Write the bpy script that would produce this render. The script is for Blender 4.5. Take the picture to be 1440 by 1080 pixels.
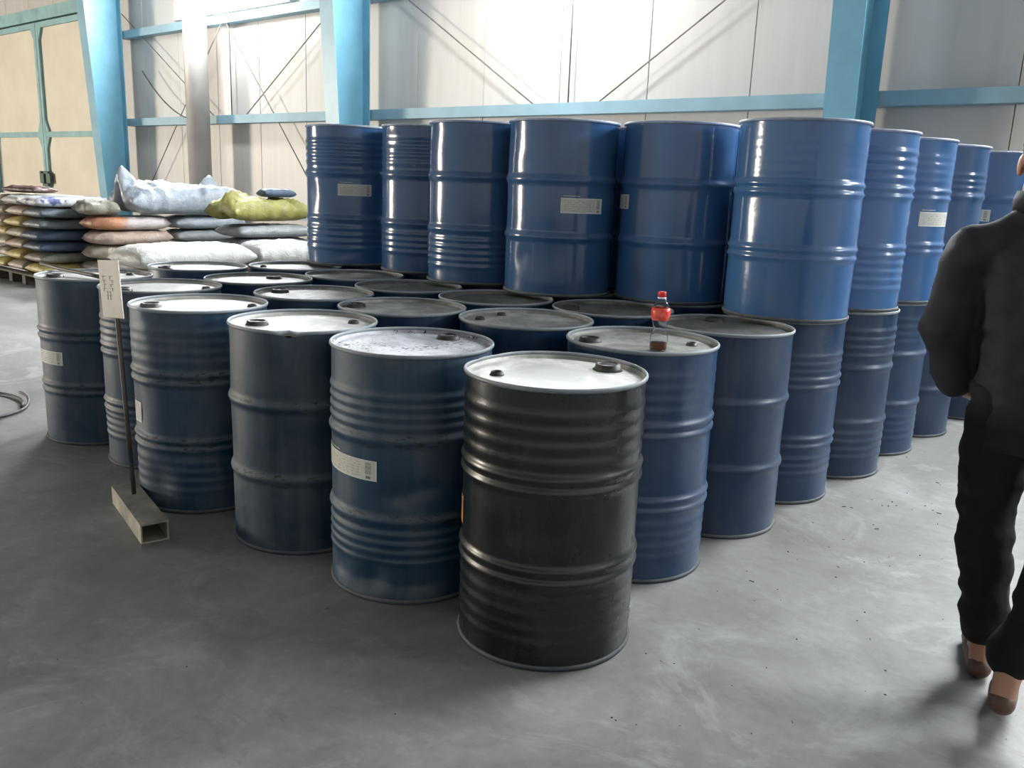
import bpy, bmesh, math, random
import numpy as np
from mathutils import Vector, Matrix, noise

# ------------------------------------------------------------------ scene, camera, world, light
scene = bpy.context.scene
for o in list(bpy.data.objects):
    bpy.data.objects.remove(o, do_unlink=True)
C = scene.collection
PI = math.pi

YAW, PITCH, ROLL, EYE = math.radians(39.25), math.radians(12.979), math.radians(2.259), 1.426
FWD = Vector((-math.sin(YAW), math.cos(YAW), 0)); RGT = Vector((math.cos(YAW), math.sin(YAW), 0))
cam_d = bpy.data.cameras.new('camera'); cam = bpy.data.objects.new('camera', cam_d); C.objects.link(cam)
cam_d.sensor_fit = 'HORIZONTAL'; cam_d.sensor_width = 36.0; cam_d.lens = 36.0 * 1206.8 / 1440.0
cam_d.clip_start = 0.05; cam_d.clip_end = 300
_look = FWD * math.cos(PITCH) + Vector((0, 0, -math.sin(PITCH)))
_up = FWD * math.sin(PITCH) + Vector((0, 0, math.cos(PITCH)))
_cx = RGT * math.cos(ROLL) + _up * math.sin(ROLL)
_cy = _up * math.cos(ROLL) - RGT * math.sin(ROLL)
cam.matrix_world = Matrix(((_cx.x, _cy.x, -_look.x, 0), (_cx.y, _cy.y, -_look.y, 0), (_cx.z, _cy.z, -_look.z, EYE), (0, 0, 0, 1)))
scene.camera = cam

scene.view_settings.view_transform = 'Standard'; scene.view_settings.look = 'None'
scene.view_settings.gamma = 1.0; scene.view_settings.use_curve_mapping = False
scene.view_settings.exposure = 0.0

WORLD_STRENGTH = 0.85
DOORWAY_POWER = 9500.0
WINDOW_STRENGTH = 140.0
ADDED_LAMP_POWER = 190.0  # lamps added to brighten the upper wall
w = bpy.data.worlds.new('world'); scene.world = w; w.use_nodes = True
bg = w.node_tree.nodes['Background']; bg.inputs[0].default_value = (1.0, 0.98, 0.94, 1); bg.inputs[1].default_value = WORLD_STRENGTH

# daylight coming in through the open doorway in the far left end of the hall
DOORWAY = Vector((-40.0, -18.0, 2.45))
day_d = bpy.data.lights.new('doorway_daylight', 'AREA'); day_d.shape = 'RECTANGLE'; day_d.size = 4.4; day_d.size_y = 4.3; day_d.energy = DOORWAY_POWER
day_d.color = (1.0, 0.90, 0.76)
day = bpy.data.objects.new('doorway_daylight', day_d); C.objects.link(day); day.location = DOORWAY
day.rotation_euler = Vector((1.0, 0.45, 0.0)).to_track_quat('-Z', 'Z').to_euler()

WALL_Y = 8.5
WINDOW_X = [-13.1, -6.25, 0.75, 7.6]

# ------------------------------------------------------------------ helpers
def srgb(r, g, b):
    f = lambda c: (c / 255 / 12.92) if c / 255 <= 0.04045 else ((c / 255 + 0.055) / 1.055) ** 2.4
    return (f(r), f(g), f(b), 1.0)

class N:
    """small node-graph writer"""
    def __init__(s, name):
        s.m = bpy.data.materials.new(name); s.m.use_nodes = True
        s.t = s.m.node_tree; s.t.nodes.clear()
        s.out = s.t.nodes.new('ShaderNodeOutputMaterial')
        s.p = s.t.nodes.new('ShaderNodeBsdfPrincipled'); s.t.links.new(s.p.outputs[0], s.out.inputs[0])
    def node(s, typ, **kw):
        n = s.t.nodes.new(typ)
        for k, v in kw.items(): setattr(n, k, v)
        return n
    def put(s, sock, v):
        if hasattr(v, 'is_output'): s.t.links.new(v, sock)
        else: sock.default_value = v
    def set(s, **kw):
        names = dict(color='Base Color', rough='Roughness', metal='Metallic', spec='Specular IOR Level', normal='Normal',
                     trans='Transmission Weight', ior='IOR', coat='Coat Weight', coat_rough='Coat Roughness',
                     emit='Emission Color', emit_s='Emission Strength', alpha='Alpha', sheen='Sheen Weight')
        for k, v in kw.items(): s.put(s.p.inputs[names[k]], v)
        return s
    def coord(s, kind='Object', scale=(1, 1, 1), rnd=False):
        tc = s.node('ShaderNodeTexCoord'); mp = s.node('ShaderNodeMapping')
        s.t.links.new(tc.outputs[kind], mp.inputs[0]); mp.inputs['Scale'].default_value = scale
        if rnd:
            oi = s.node('ShaderNodeObjectInfo'); mu = s.math('MULTIPLY', oi.outputs['Random'], 37.0)
            cb = s.node('ShaderNodeCombineXYZ')
            for i in range(3): s.t.links.new(mu, cb.inputs[i])
            s.t.links.new(cb.outputs[0], mp.inputs['Location'])
        return mp.outputs[0]
    def noise(s, vec, scale=5, detail=4, rough=0.55, dist=0.0):
        n = s.node('ShaderNodeTexNoise'); s.put(n.inputs['Vector'], vec)
        n.inputs['Scale'].default_value = scale; n.inputs['Detail'].default_value = detail
        n.inputs['Roughness'].default_value = rough; n.inputs['Distortion'].default_value = dist
        return n.outputs['Fac']
    def ramp(s, fac, *stops):
        r = s.node('ShaderNodeValToRGB'); s.put(r.inputs[0], fac); e = r.color_ramp.elements
        while len(e) < len(stops): e.new(0.5)
        for el, (p, c) in zip(e, stops):
            el.position = p; el.color = c if isinstance(c, tuple) else (c, c, c, 1)
        return r.outputs[0]
    def mix(s, fac, a, b, mode='MIX'):
        n = s.node('ShaderNodeMix', data_type='RGBA', blend_type=mode)
        s.put(n.inputs[0], fac); s.put(n.inputs[6], a); s.put(n.inputs[7], b); return n.outputs[2]
    def math(s, op, a, b=0.0, clamp=False):
        n = s.node('ShaderNodeMath', operation=op, use_clamp=clamp); s.put(n.inputs[0], a); s.put(n.inputs[1], b); return n.outputs[0]
    def bump(s, h, strength=0.3, dist=0.01):
        n = s.node('ShaderNodeBump'); s.put(n.inputs['Height'], h); n.inputs['Strength'].default_value = strength
        n.inputs['Distance'].default_value = dist; return n.outputs[0]
    def normal_z(s):
        g = s.node('ShaderNodeNewGeometry'); x = s.node('ShaderNodeSeparateXYZ'); s.t.links.new(g.outputs['Normal'], x.inputs[0]); return x.outputs[2]
    def random(s):
        return s.node('ShaderNodeObjectInfo').outputs['Random']

def simple(name, col, rough=0.6, metal=0.0, var=0.12, scale=6, bump=0.0, spec=0.5):
    n = N(name); v = n.coord(rnd=True)
    f = n.noise(v, scale, 5)
    dark = tuple(c * (1 - var * 2) for c in col[:3]) + (1,); lite = tuple(min(1, c * (1 + var * 2)) for c in col[:3]) + (1,)
    n.set(color=n.ramp(f, (0.3, dark), (0.7, lite)), rough=rough, metal=metal, spec=spec)
    if bump: n.set(normal=n.bump(n.noise(v, scale * 6, 4), bump, 0.004))
    return n.m

def mesh_obj(name, verts, faces, mat, parent=None, smooth=True, loc=None, rot=None):
    me = bpy.data.meshes.new(name)
    me.from_pydata([tuple(map(float, v)) for v in verts], [], [tuple(map(int, f)) for f in faces]); me.update()
    if smooth: me.polygons.foreach_set('use_smooth', [True] * len(me.polygons))
    me.materials.append(mat)
    o = bpy.data.objects.new(name, me); C.objects.link(o)
    if parent is not None: o.parent = parent
    if loc is not None: o.location = loc
    if rot is not None: o.rotation_euler = rot
    return o

def share(name, me, parent=None, loc=(0, 0, 0), rot=(0, 0, 0)):
    o = bpy.data.objects.new(name, me); C.objects.link(o)
    if parent is not None: o.parent = parent
    o.location = loc; o.rotation_euler = rot
    return o

def empty(name, loc=(0, 0, 0), rz=0.0):
    o = bpy.data.objects.new(name, None); C.objects.link(o); o.location = loc; o.rotation_euler = (0, 0, rz); o.empty_display_size = 0.1
    return o

def tag(o, label=None, cat=None, group=None, kind=None):
    if label: o['label'] = label
    if cat: o['category'] = cat
    if group: o['group'] = group
    if kind: o['kind'] = kind
    return o

class MB:
    """collects simple solids into one mesh"""
    def __init__(s): s.v = []; s.f = []
    def add(s, v, f):
        b = len(s.v); s.v += [tuple(p) for p in v]; s.f += [tuple(i + b for i in q) for q in f]; return s
    def box(s, c, size, M=None, bev=0.0):
        x, y, z = (d / 2 for d in size)
        if bev <= 0:
            v = [Vector((a * x, b * y, d * z)) for d in (-1, 1) for a, b in ((-1, -1), (1, -1), (1, 1), (-1, 1))]
            f = [(3, 2, 1, 0), (4, 5, 6, 7), (0, 1, 5, 4), (1, 2, 6, 5), (2, 3, 7, 6), (3, 0, 4, 7)]
        else:
            bm = bmesh.new(); bmesh.ops.create_cube(bm, size=1.0)
            bmesh.ops.scale(bm, vec=size, verts=bm.verts)
            bmesh.ops.bevel(bm, geom=list(bm.edges), offset=bev, segments=1, affect='EDGES', profile=0.5)
            bm.verts.index_update(); v = [p.co.copy() for p in bm.verts]; f = [[q.index for q in fc.verts] for fc in bm.faces]; bm.free()
        c = Vector(c)
        return s.add([(M @ p if M else p) + c for p in v], f)
    def prism(s, pts, axis, a, b):
        """2-D outline extruded along an axis; outline is (first other axis, second other axis)"""
        n = len(pts); ax = 'xyz'.index(axis)
        def mk(p, t):
            r = [p[0], p[1]]; r.insert(ax, t); return r
        v = [mk(p, a) for p in pts] + [mk(p, b) for p in pts]
        f = [tuple(range(n - 1, -1, -1)), tuple(range(n, 2 * n))] + [(i, (i + 1) % n, (i + 1) % n + n, i + n) for i in range(n)]
        return s.add(v, f)
    def tube(s, pts, r, seg=8, cap=True):
        pts = [Vector(p) for p in pts]; rings = []
        for i, p in enumerate(pts):
            t = (pts[min(i + 1, len(pts) - 1)] - pts[max(i - 1, 0)]).normalized()
            a = t.orthogonal().normalized() if i == 0 else (rings_a - t * rings_a.dot(t)).normalized()
            rings_a = a; b = t.cross(a)
            rr = r[i] if isinstance(r, (list, tuple)) else r
            rings.append([p + (a * math.cos(k * 2 * PI / seg) + b * math.sin(k * 2 * PI / seg)) * rr for k in range(seg)])
        v = [q for g in rings for q in g]; f = []
        for i in range(len(pts) - 1):
            for k in range(seg):
                k2 = (k + 1) % seg; f.append((i * seg + k, i * seg + k2, (i + 1) * seg + k2, (i + 1) * seg + k))
        if cap:
            f.append(tuple(range(seg - 1, -1, -1))); m = (len(pts) - 1) * seg; f.append(tuple(range(m, m + seg)))
        return s.add(v, f)
    def lathe(s, prof, seg=24, c=(0, 0, 0)):
        v, f = lathe(prof, seg); return s.add([(p[0] + c[0], p[1] + c[1], p[2] + c[2]) for p in v], f)
    def build(s, name, mat, parent=None, smooth=False, loc=None, rot=None):
        return mesh_obj(name, s.v, s.f, mat, parent, smooth, loc, rot)

def lathe(prof, seg=48, closed=False):
    """prof: list of (r, z); poles where r == 0"""
    a = np.arange(seg) * 2 * PI / seg; ca, sa = np.cos(a), np.sin(a)
    v, f, idx = [], [], []
    for r, z in prof:
        if r <= 1e-7: idx.append((len(v), 1)); v.append((0, 0, z))
        else:
            idx.append((len(v), seg)); v += [(r * c, r * s_, z) for c, s_ in zip(ca, sa)]
    pairs = list(zip(idx, idx[1:])) + ([(idx[-1], idx[0])] if closed else [])
    for (i, n), (j, m) in pairs:
        for k in range(seg):
            k2 = (k + 1) % seg
            if n == 1 and m == 1: continue
            if n == 1: f.append((i, j + k2, j + k))
            elif m == 1: f.append((i + k, i + k2, j))
            else: f.append((i + k, i + k2, j + k2, j + k))
    return v, f

# ------------------------------------------------------------------ materials
def paint_mat(name, col, dust=0.3, rough=0.3, dustcol=(0.30, 0.31, 0.30, 1), wear=0.1, spec=0.5, chips=0.0, relief=0.25):
    n = N(name); v = n.coord(rnd=True)
    big = n.noise(v, 3.0, 5, 0.6, 0.6); fine = n.noise(v, 22, 5, 0.65)
    vs = n.coord(scale=(9, 9, 0.9), rnd=True); st = n.noise(vs, 2.2, 4, 0.6)
    rnd = n.random()
    c1 = tuple(c * 0.75 for c in col[:3]) + (1,); c2 = tuple(min(1, c * 1.3) for c in col[:3]) + (1,)
    base = n.mix(rnd, c1, c2)
    base = n.mix(n.ramp(big, (0.35, 0.0), (0.75, 0.35)), base, tuple(c * 0.6 for c in col[:3]) + (1,))
    # dust lies on upward facing ledges and in loose patches
    up = n.math('MULTIPLY', n.math('MAXIMUM', n.normal_z(), 0.0), 1.6, True)
    patch = n.ramp(n.math('ADD', n.math('MULTIPLY', big, 0.65), n.math('MULTIPLY', st, 0.35)), (0.42, 0.0), (0.72, 1.0))
    d = n.math('ADD', n.math('MULTIPLY', patch, dust), n.math('MULTIPLY', n.math('MULTIPLY', up, fine), min(1.0, dust * 2.6)), True)
    d = n.math('MULTIPLY', d, 0.85, True)
    col_out = n.mix(d, base, dustcol)
    sc = n.ramp(n.noise(v, 9, 8, 0.75, 1.5), (0.70 - wear * 0.4, 0.0), (0.74 - wear * 0.3, 1.0))
    col_out = n.mix(n.math('MULTIPLY', sc, min(1, wear * 3)), col_out, (0.22, 0.21, 0.20, 1))
    if chips:   # paint knocked off the rolling hoops
        sx = n.node('ShaderNodeSeparateXYZ'); tc = n.node('ShaderNodeTexCoord'); n.t.links.new(tc.outputs['Object'], sx.inputs[0])
        band = None
        for z0 in (0.300, 0.585):
            b_ = n.math('LESS_THAN', n.math('ABSOLUTE', n.math('SUBTRACT', sx.outputs[2], z0)), 0.034)
            band = b_ if band is None else n.math('ADD', band, b_)
        cv = n.coord(scale=(1, 1, 3.5), rnd=True)
        k = n.ramp(n.noise(cv, 17, 5, 0.7, 0.8), (0.56, 0.0), (0.60, 1.0))
        col_out = n.mix(n.math('MULTIPLY', n.math('MULTIPLY', k, band), chips, True), col_out, (0.02, 0.018, 0.017, 1))
    n.set(color=col_out, rough=n.math('ADD', n.math('MULTIPLY', d, 0.5), rough, True), spec=spec)
    n.set(normal=n.bump(n.math('ADD', n.math('MULTIPLY', big, 0.8), n.math('MULTIPLY', fine, 0.08)), relief, 0.02))
    return n.m

def lid_mat(name, col, dirt, dirtcol=(0.03, 0.028, 0.026, 1), rough=0.55, speck=0.0):
    n = N(name); v = n.coord(rnd=True)
    big = n.noise(v, 4.5, 6, 0.6, 1.0); fine = n.noise(v, 28, 6, 0.7)
    c1 = tuple(c * 0.72 for c in col[:3]) + (1,)
    base = n.mix(n.ramp(big, (0.35, 0.0), (0.7, 1.0)), c1, col)
    k = n.ramp(n.math('ADD', n.math('MULTIPLY', big, 0.6), n.math('MULTIPLY', fine, 0.4)), (0.56 - dirt * 0.25, 1.0), (0.62 - dirt * 0.12, 0.0))
    base = n.mix(n.math('MULTIPLY', k, dirt), base, dirtcol)
    if speck:
        sp = n.ramp(n.math('ADD', n.math('MULTIPLY', n.noise(v, 60, 3, 0.6), 0.6), n.math('MULTIPLY', n.noise(v, 7, 2), 0.4)), (0.585, 0.0), (0.60, 1.0))
        base = n.mix(n.math('MULTIPLY', sp, speck), base, (0.02, 0.02, 0.022, 1))
    n.set(color=base, rough=rough, spec=0.5, normal=n.bump(n.math('ADD', big, n.math('MULTIPLY', fine, 0.15)), 0.25, 0.01))
    return n.m

M = {}
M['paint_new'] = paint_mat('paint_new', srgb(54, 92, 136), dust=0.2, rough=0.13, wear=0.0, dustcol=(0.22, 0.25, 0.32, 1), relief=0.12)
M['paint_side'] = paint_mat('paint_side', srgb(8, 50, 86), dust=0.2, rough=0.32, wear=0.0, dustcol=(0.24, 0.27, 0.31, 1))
M['paint_old'] = paint_mat('paint_old', srgb(14, 52, 76), dust=0.45, rough=0.45, wear=0.05, dustcol=(0.20, 0.22, 0.23, 1), chips=0.9)
M['paint_black'] = paint_mat('paint_black', srgb(15, 21, 25), dust=0.24, rough=0.24, wear=0.0, dustcol=(0.075, 0.08, 0.068, 1))
M['rim_old'] = paint_mat('rim_old', srgb(112, 122, 130), dust=0.6, rough=0.4, wear=0.1, dustcol=(0.4, 0.42, 0.42, 1))
M['rim_foot'] = paint_mat('rim_foot', srgb(44, 56, 66), dust=0.6, rough=0.6, wear=0.1, dustcol=(0.20, 0.20, 0.19, 1))
M['rim_new'] = paint_mat('rim_new', srgb(110, 128, 160), dust=0.6, rough=0.35, wear=0.1, dustcol=(0.5, 0.52, 0.55, 1))
M['lid_pale'] = lid_mat('lid_pale', (0.62, 0.61, 0.56, 1), 0.25)
M['lid_speck'] = lid_mat('lid_speck', (0.62, 0.62, 0.66, 1), 0.3, speck=1.0)
M['lid_mid'] = lid_mat('lid_mid', (0.42, 0.42, 0.38, 1), 0.4)
M['lid_dark'] = lid_mat('lid_dark', (0.22, 0.215, 0.19, 1), 0.55)
M['lid_blue'] = lid_mat('lid_blue', srgb(40, 62, 100), 0.2)
M['bung'] = simple('bung', (0.055, 0.055, 0.05, 1), 0.5, 0.4, 0.3, 30)
M['bung_hole'] = simple('bung_hole', (0.008, 0.008, 0.008, 1), 0.9)

def sticker_mat():
    n = N('sticker_paper'); uv = n.node('ShaderNodeTexCoord').outputs['UV']
    sep = n.node('ShaderNodeSeparateXYZ'); n.t.links.new(uv, sep.inputs[0]); x, y = sep.outputs[0], sep.outputs[1]
    def band(s, a, b): return n.math('MULTIPLY', n.math('GREATER_THAN', s, a), n.math('LESS_THAN', s, b))
    mp = n.node('ShaderNodeMapping'); n.t.links.new(uv, mp.inputs[0]); mp.inputs['Scale'].default_value = (34, 9, 1)
    words = n.math('GREATER_THAN', n.noise(mp.outputs[0], 1.0, 1, 0.4), 0.47)
    lines = n.math('GREATER_THAN', n.math('SINE', n.math('MULTIPLY', y, 46)), 0.15)
    text = n.math('MULTIPLY', n.math('MULTIPLY', lines, words), n.math('MULTIPLY', band(x, 0.08, 0.78), band(y, 0.12, 0.86)))
    bars = n.math('GREATER_THAN', n.math('SINE', n.math('ADD', n.math('MULTIPLY', y, 210), n.math('MULTIPLY', n.math('SINE', n.math('MULTIPLY', y, 61)), 2.5))), -0.2)
    code = n.math('MULTIPLY', bars, n.math('MULTIPLY', band(x, 0.85, 0.93), band(y, 0.30, 0.88)))
    mark = n.math('MULTIPLY', band(x, 0.86, 0.92), band(y, 0.08, 0.22))
    ink = n.math('ADD', n.math('MULTIPLY', text, 0.38), n.math('MULTIPLY', n.math('ADD', code, mark), 0.8), True)
    edge = n.math('SUBTRACT', 1.0, n.math('MULTIPLY', band(x, 0.015, 0.985), band(y, 0.04, 0.96)))
    paper = n.mix(n.noise(n.coord(rnd=True), 14, 4), (0.50, 0.50, 0.42, 1), (0.60, 0.61, 0.58, 1))
    paper = n.mix(n.math('MULTIPLY', edge, 0.8), paper, (0.66, 0.72, 0.70, 1))
    n.set(color=n.mix(ink, paper, (0.09, 0.09, 0.09, 1)), rough=0.5)
    return n.m
M['sticker'] = sticker_mat()
M['old_tag'] = simple('old_orange_tag', (0.40, 0.17, 0.05, 1), 0.7, 0, 0.3, 20)
M['peel'] = simple('peeled_sticker', (0.36, 0.37, 0.38, 1), 0.7, 0, 0.3, 12)

def floor_mat():
    n = N('concrete_floor'); v = n.coord('Object')
    a = n.noise(v, 0.45, 6, 0.6, 0.4); b = n.noise(v, 2.6, 7, 0.65, 0.8); c = n.noise(v, 24, 6, 0.7)
    f = n.math('ADD', n.math('ADD', n.math('MULTIPLY', a, 0.45), n.math('MULTIPLY', b, 0.4)), n.math('MULTIPLY', c, 0.15))
    col = n.ramp(f, (0.36, (0.140, 0.134, 0.120, 1)), (0.50, (0.230, 0.226, 0.214, 1)), (0.62, (0.34, 0.338, 0.33, 1)))
    st = n.ramp(n.noise(v, 1.7, 6, 0.72, 1.2), (0.54, 0.0), (0.70, 0.7))
    col = n.mix(st, col, (0.40, 0.40, 0.395, 1))
    sm = n.ramp(n.noise(n.coord('Object', (1, 2.2, 1)), 3.4, 7, 0.75, 1.0), (0.56, 0.0), (0.68, 0.55)); col = n.mix(sm, col, (0.17, 0.165, 0.15, 1))
    n.set(color=col, rough=n.ramp(b, (0.3, 0.42), (0.7, 0.62)), spec=0.45,
          normal=n.bump(n.math('ADD', n.math('MULTIPLY', c, 0.4), b), 0.12, 0.01))
    return n.m
M['floor'] = floor_mat()

def panel_mat():
    n = N('wall_panel'); v = n.coord('Object', (5, 5, 0.35), rnd=True); v2 = n.coord('Object', (1, 1, 1), rnd=True)
    st = n.noise(v, 1.4, 5, 0.6); big = n.noise(v2, 0.8, 4)
    col = n.mix(n.ramp(st, (0.35, 0.0), (0.75, 0.5)), (0.60, 0.575, 0.55, 1), (0.50, 0.45, 0.39, 1))
    col = n.mix(n.ramp(big, (0.4, 0.0), (0.8, 0.4)), col, (0.56, 0.555, 0.55, 1))
    n.set(color=col, rough=0.42, spec=0.4)
    return n.m
M['panel'] = panel_mat()
M['door_panel'] = simple('door_panel', (0.74, 0.67, 0.54, 1), 0.5, 0, 0.04, 1.2)
M['joint'] = simple('wall_joint', (0.42, 0.41, 0.39, 1), 0.8)
M['blue_steel'] = simple('blue_steel', srgb(112, 168, 190), 0.38, 0.0, 0.07, 2.0)
M['girt_steel'] = simple('girt_steel', srgb(136, 172, 186), 0.5, 0.0, 0.08, 2.0)
M['teal_steel'] = simple('teal_steel', srgb(136, 178, 182), 0.5, 0.0, 0.10, 3.0)
M['ceiling'] = simple('ceiling_sheet', (0.16, 0.17, 0.18, 1), 0.6)
M['rod'] = simple('rod_steel', (0.12, 0.11, 0.10, 1), 0.5, 0.6, 0.2)
M['brace'] = simple('brace_steel', (0.20, 0.18, 0.16, 1), 0.5, 0.3, 0.2)
M['grey_pipe'] = simple('grey_pipe', (0.50, 0.47, 0.44, 1), 0.45, 0, 0.06, 2)
M['white_frame'] = simple('window_alu', (0.7, 0.7, 0.7, 1), 0.4)

def emit_mat(name, col, s):
    n = N(name); n.set(color=(0.8, 0.8, 0.8, 1), emit=col, emit_s=s, rough=0.3); return n.m
M['daylight'] = emit_mat('window_daylight', (0.93, 0.97, 1.0, 1), WINDOW_STRENGTH)
M['added_lamp_glass'] = emit_mat('added_lamp_glass', (0.97, 0.98, 1.0, 1), 8.0)

# ------------------------------------------------------------------ setting
fl = MB().box((-15, -8, -0.1), (56, 40, 0.2)).build('floor', M['floor']); tag(fl, 'grey dusty concrete warehouse floor', None, None, 'structure')

wall = MB().box((-14.5, WALL_Y + 0.09, 3.75), (54, 0.06, 7.5)).build('wall_back', M['joint'])
tag(wall, 'long back wall of pale upright cladding panels', None, None, 'structure')
x = -41.2
pitch = 1.2
def panel_piece(w_, z0, z1, bev=0.005):
    mb = MB(); mb.box((w_ / 2, 0.03, (z0 + z1) / 2), (w_ - 0.007, 0.06, z1 - z0), None, bev); return mb
full = panel_piece(pitch, 0, 7.5).build('wall_panel_source', M['panel']).data
bpy.data.objects.remove(bpy.data.objects['wall_panel_source'])
while x < 11.5:
    share('wall_panel', full, wall, (x, WALL_Y, 0)); x += pitch

ceil = MB().box((-14.5, -8, 7.6), (54, 34, 0.1)).build('ceiling', M['ceiling']); tag(ceil, 'grey sheet roof of the warehouse', None, None, 'structure')

wl = MB()
yd0, yd1 = DOORWAY.y - 2.6, DOORWAY.y + 2.6
wl.box((-41.4, (-25 + yd0) / 2, 3.75), (0.15, yd0 + 25, 7.5)).box((-41.4, (yd1 + WALL_Y) / 2, 3.75), (0.15, WALL_Y - yd1, 7.5)).box((-41.4, DOORWAY.y, 6.2), (0.15, 5.2, 2.6))
tag(wl.build('wall_left', M['panel']), 'far end wall with an open doorway', None, None, 'structure')

# high windows, one in the middle of each bay
for k, wx in enumerate(WINDOW_X):
    W0, Z0, Z1 = 3.2, 4.02, 5.0
    fr = MB()
    for zz in (Z0, Z1): fr.box((0, 0, zz), (W0 + 0.1, 0.09, 0.07))
    for xx in (-W0 / 2, -W0 / 6, W0 / 6, W0 / 2): fr.box((xx, 0, (Z0 + Z1) / 2), (0.06, 0.085, Z1 - Z0 - 0.07))
    o = fr.build('window_%d' % (k + 1), M['white_frame'], loc=(wx, WALL_Y - 0.05, 0)); tag(o, 'high window letting daylight in above the girt', None, None, 'structure')
    for j in range(3):
        MB().box((-W0 / 3 + j * W0 / 3, 0.0, (Z0 + Z1) / 2), (W0 / 3 - 0.06, 0.012, Z1 - Z0 - 0.07)).build('pane', M['daylight'], o)

# girts: lipped channels along the wall
def girt(z, x0, x1):
    mb = MB(); h, d, t = 0.13, 0.17, 0.012; y0 = WALL_Y - d - 0.005
    mb.prism([(y0, z - h / 2), (y0 + t, z - h / 2), (y0 + t, z + h / 2), (y0, z + h / 2)], 'x', x0, x1)
    mb.prism([(y0 + t, z + h / 2 - t), (WALL_Y - 0.005, z + h / 2 - t), (WALL_Y - 0.005, z + h / 2), (y0 + t, z + h / 2)], 'x', x0, x1)
    mb.prism([(y0 + t, z - h / 2), (WALL_Y - 0.005, z - h / 2), (WALL_Y - 0.005, z - h / 2 + t), (y0 + t, z - h / 2 + t)], 'x', x0, x1)
    return mb
COLX = [-23.38, -16.52, -9.66, -2.81, 4.05]
gi = 1
for z in (0.85, 2.32, 3.87, 5.75):
    for a, b in zip(COLX[1:], COLX[2:]):
        o = girt(z, a + 0.01, b - 0.01).build('trim_%d' % gi, M['girt_steel']); gi += 1
        tag(o, 'light blue steel girt running along the back wall', None, None, 'structure')

# tapered portal columns
for k, cx in enumerate(COLX):
    fw, t, yb = 0.28, 0.014, WALL_Y - 0.20
    yf = lambda z: 7.90 - 0.06 * z
    e = empty('steel_column', (cx, 0, 0))
    tag(e, ['light blue tapered steel column left of the big door', 'light blue tapered steel column between the big door and the grey pipe',
            'light blue tapered steel column behind the leftmost upper drums', 'light blue tapered steel column above the tallest front drum stack',
            'light blue tapered steel column behind the walking person'][k], 'column', 'steel columns along the back wall')
    def plate(outl, x0, x1, nm, par=e):
        return MB().prism(outl, 'x', x0, x1).build(nm, M['blue_steel'], par)
    plate([(yf(0.02), 0.02), (yb - t, 0.02), (yb - t, 7.4), (yf(7.4), 7.4)], -0.006, 0.006, 'web')
    plate([(yf(0.02) - t, 0.02), (yf(0.02), 0.02), (yf(7.4), 7.4), (yf(7.4) - t, 7.4)], -fw / 2, fw / 2, 'inner_flange')
    plate([(yb - t, 0.02), (yb, 0.02), (yb, 7.4), (yb - t, 7.4)], -fw / 2, fw / 2, 'outer_flange')
    MB().box((0, (yf(0) + yb) / 2, 0.01), (0.4, 0.7, 0.02)).build('base_plate', M['blue_steel'], e)

# bracing rods and sag rods
ry = WALL_Y - 0.13
def rod(p, q, label, r=0.009, nm='brace_rod'):
    o = MB().tube([p, q], r, 8).build(nm, M['brace'], None, True); tag(o, label, 'rod', 'bracing rods on the back wall')
for (cl, cr), where in (((COLX[1], COLX[2]), 'in the bay with the grey pipe'), ((COLX[2], COLX[3]), 'in the bay above the upper drums')):
    mid = (cl + cr) / 2
    rod((cl + 0.02, ry, 4.25), (mid - 0.25, ry, 2.26), 'thin rod slanting down from left column ' + where)
    rod((cr - 0.02, ry, 4.25), (mid + 0.3, ry, 2.26), 'thin rod slanting down from right column ' + where)
    if cl == COLX[1]: rod((mid - 0.1, ry - 0.03, 3.80), (cl + 0.35, ry - 0.03, 0.72), 'dark rod from mid bay to lower left ' + where)
    if cl == COLX[1]: rod((mid + 0.05, ry - 0.03, 3.80), (cr - 0.35, ry - 0.03, 0.30), 'dark rod from mid bay to lower right ' + where)
    rod((mid + 0.05, ry + 0.02, 2.26), (mid + 0.05, ry + 0.02, 5.7), 'upright sag rod at mid bay ' + where, 0.009, 'sag_rod')
pts = []
for i in range(15):
    t = i / 14; pts.append((-15.7 + t * 1.9, ry - 0.08, 3.20 - 0.9 * (1 - (1 - t) ** 2)))
tag(MB().tube(pts, 0.012, 6).build('hanging_cable', M['rod'], None, True), 'dark cable sagging against the wall left of the grey pipe', 'cable')

# round grey pipe standing by the wall
e = empty('drain_pipe', (-13.45, 8.02, 0)); tag(e, 'thick round grey pipe standing upright by the back wall', 'pipe')
MB().lathe([(0, 0.0), (0.185, 0.0), (0.185, 7.4), (0, 7.4)], 32).build('pipe_body', M['grey_pipe'], e, True)
for z in (0.4, 5.5):
    MB().lathe([(0.186, z), (0.198, z + 0.005), (0.198, z + 0.045), (0.186, z + 0.05)], 32).build('clamp', M['grey_pipe'], e, True)
for p in e.children:
    if p.name.startswith('pipe_body'): p.data.polygons.foreach_set('use_smooth', [abs(q.normal.z) < 0.5 for q in p.data.polygons])

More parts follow.
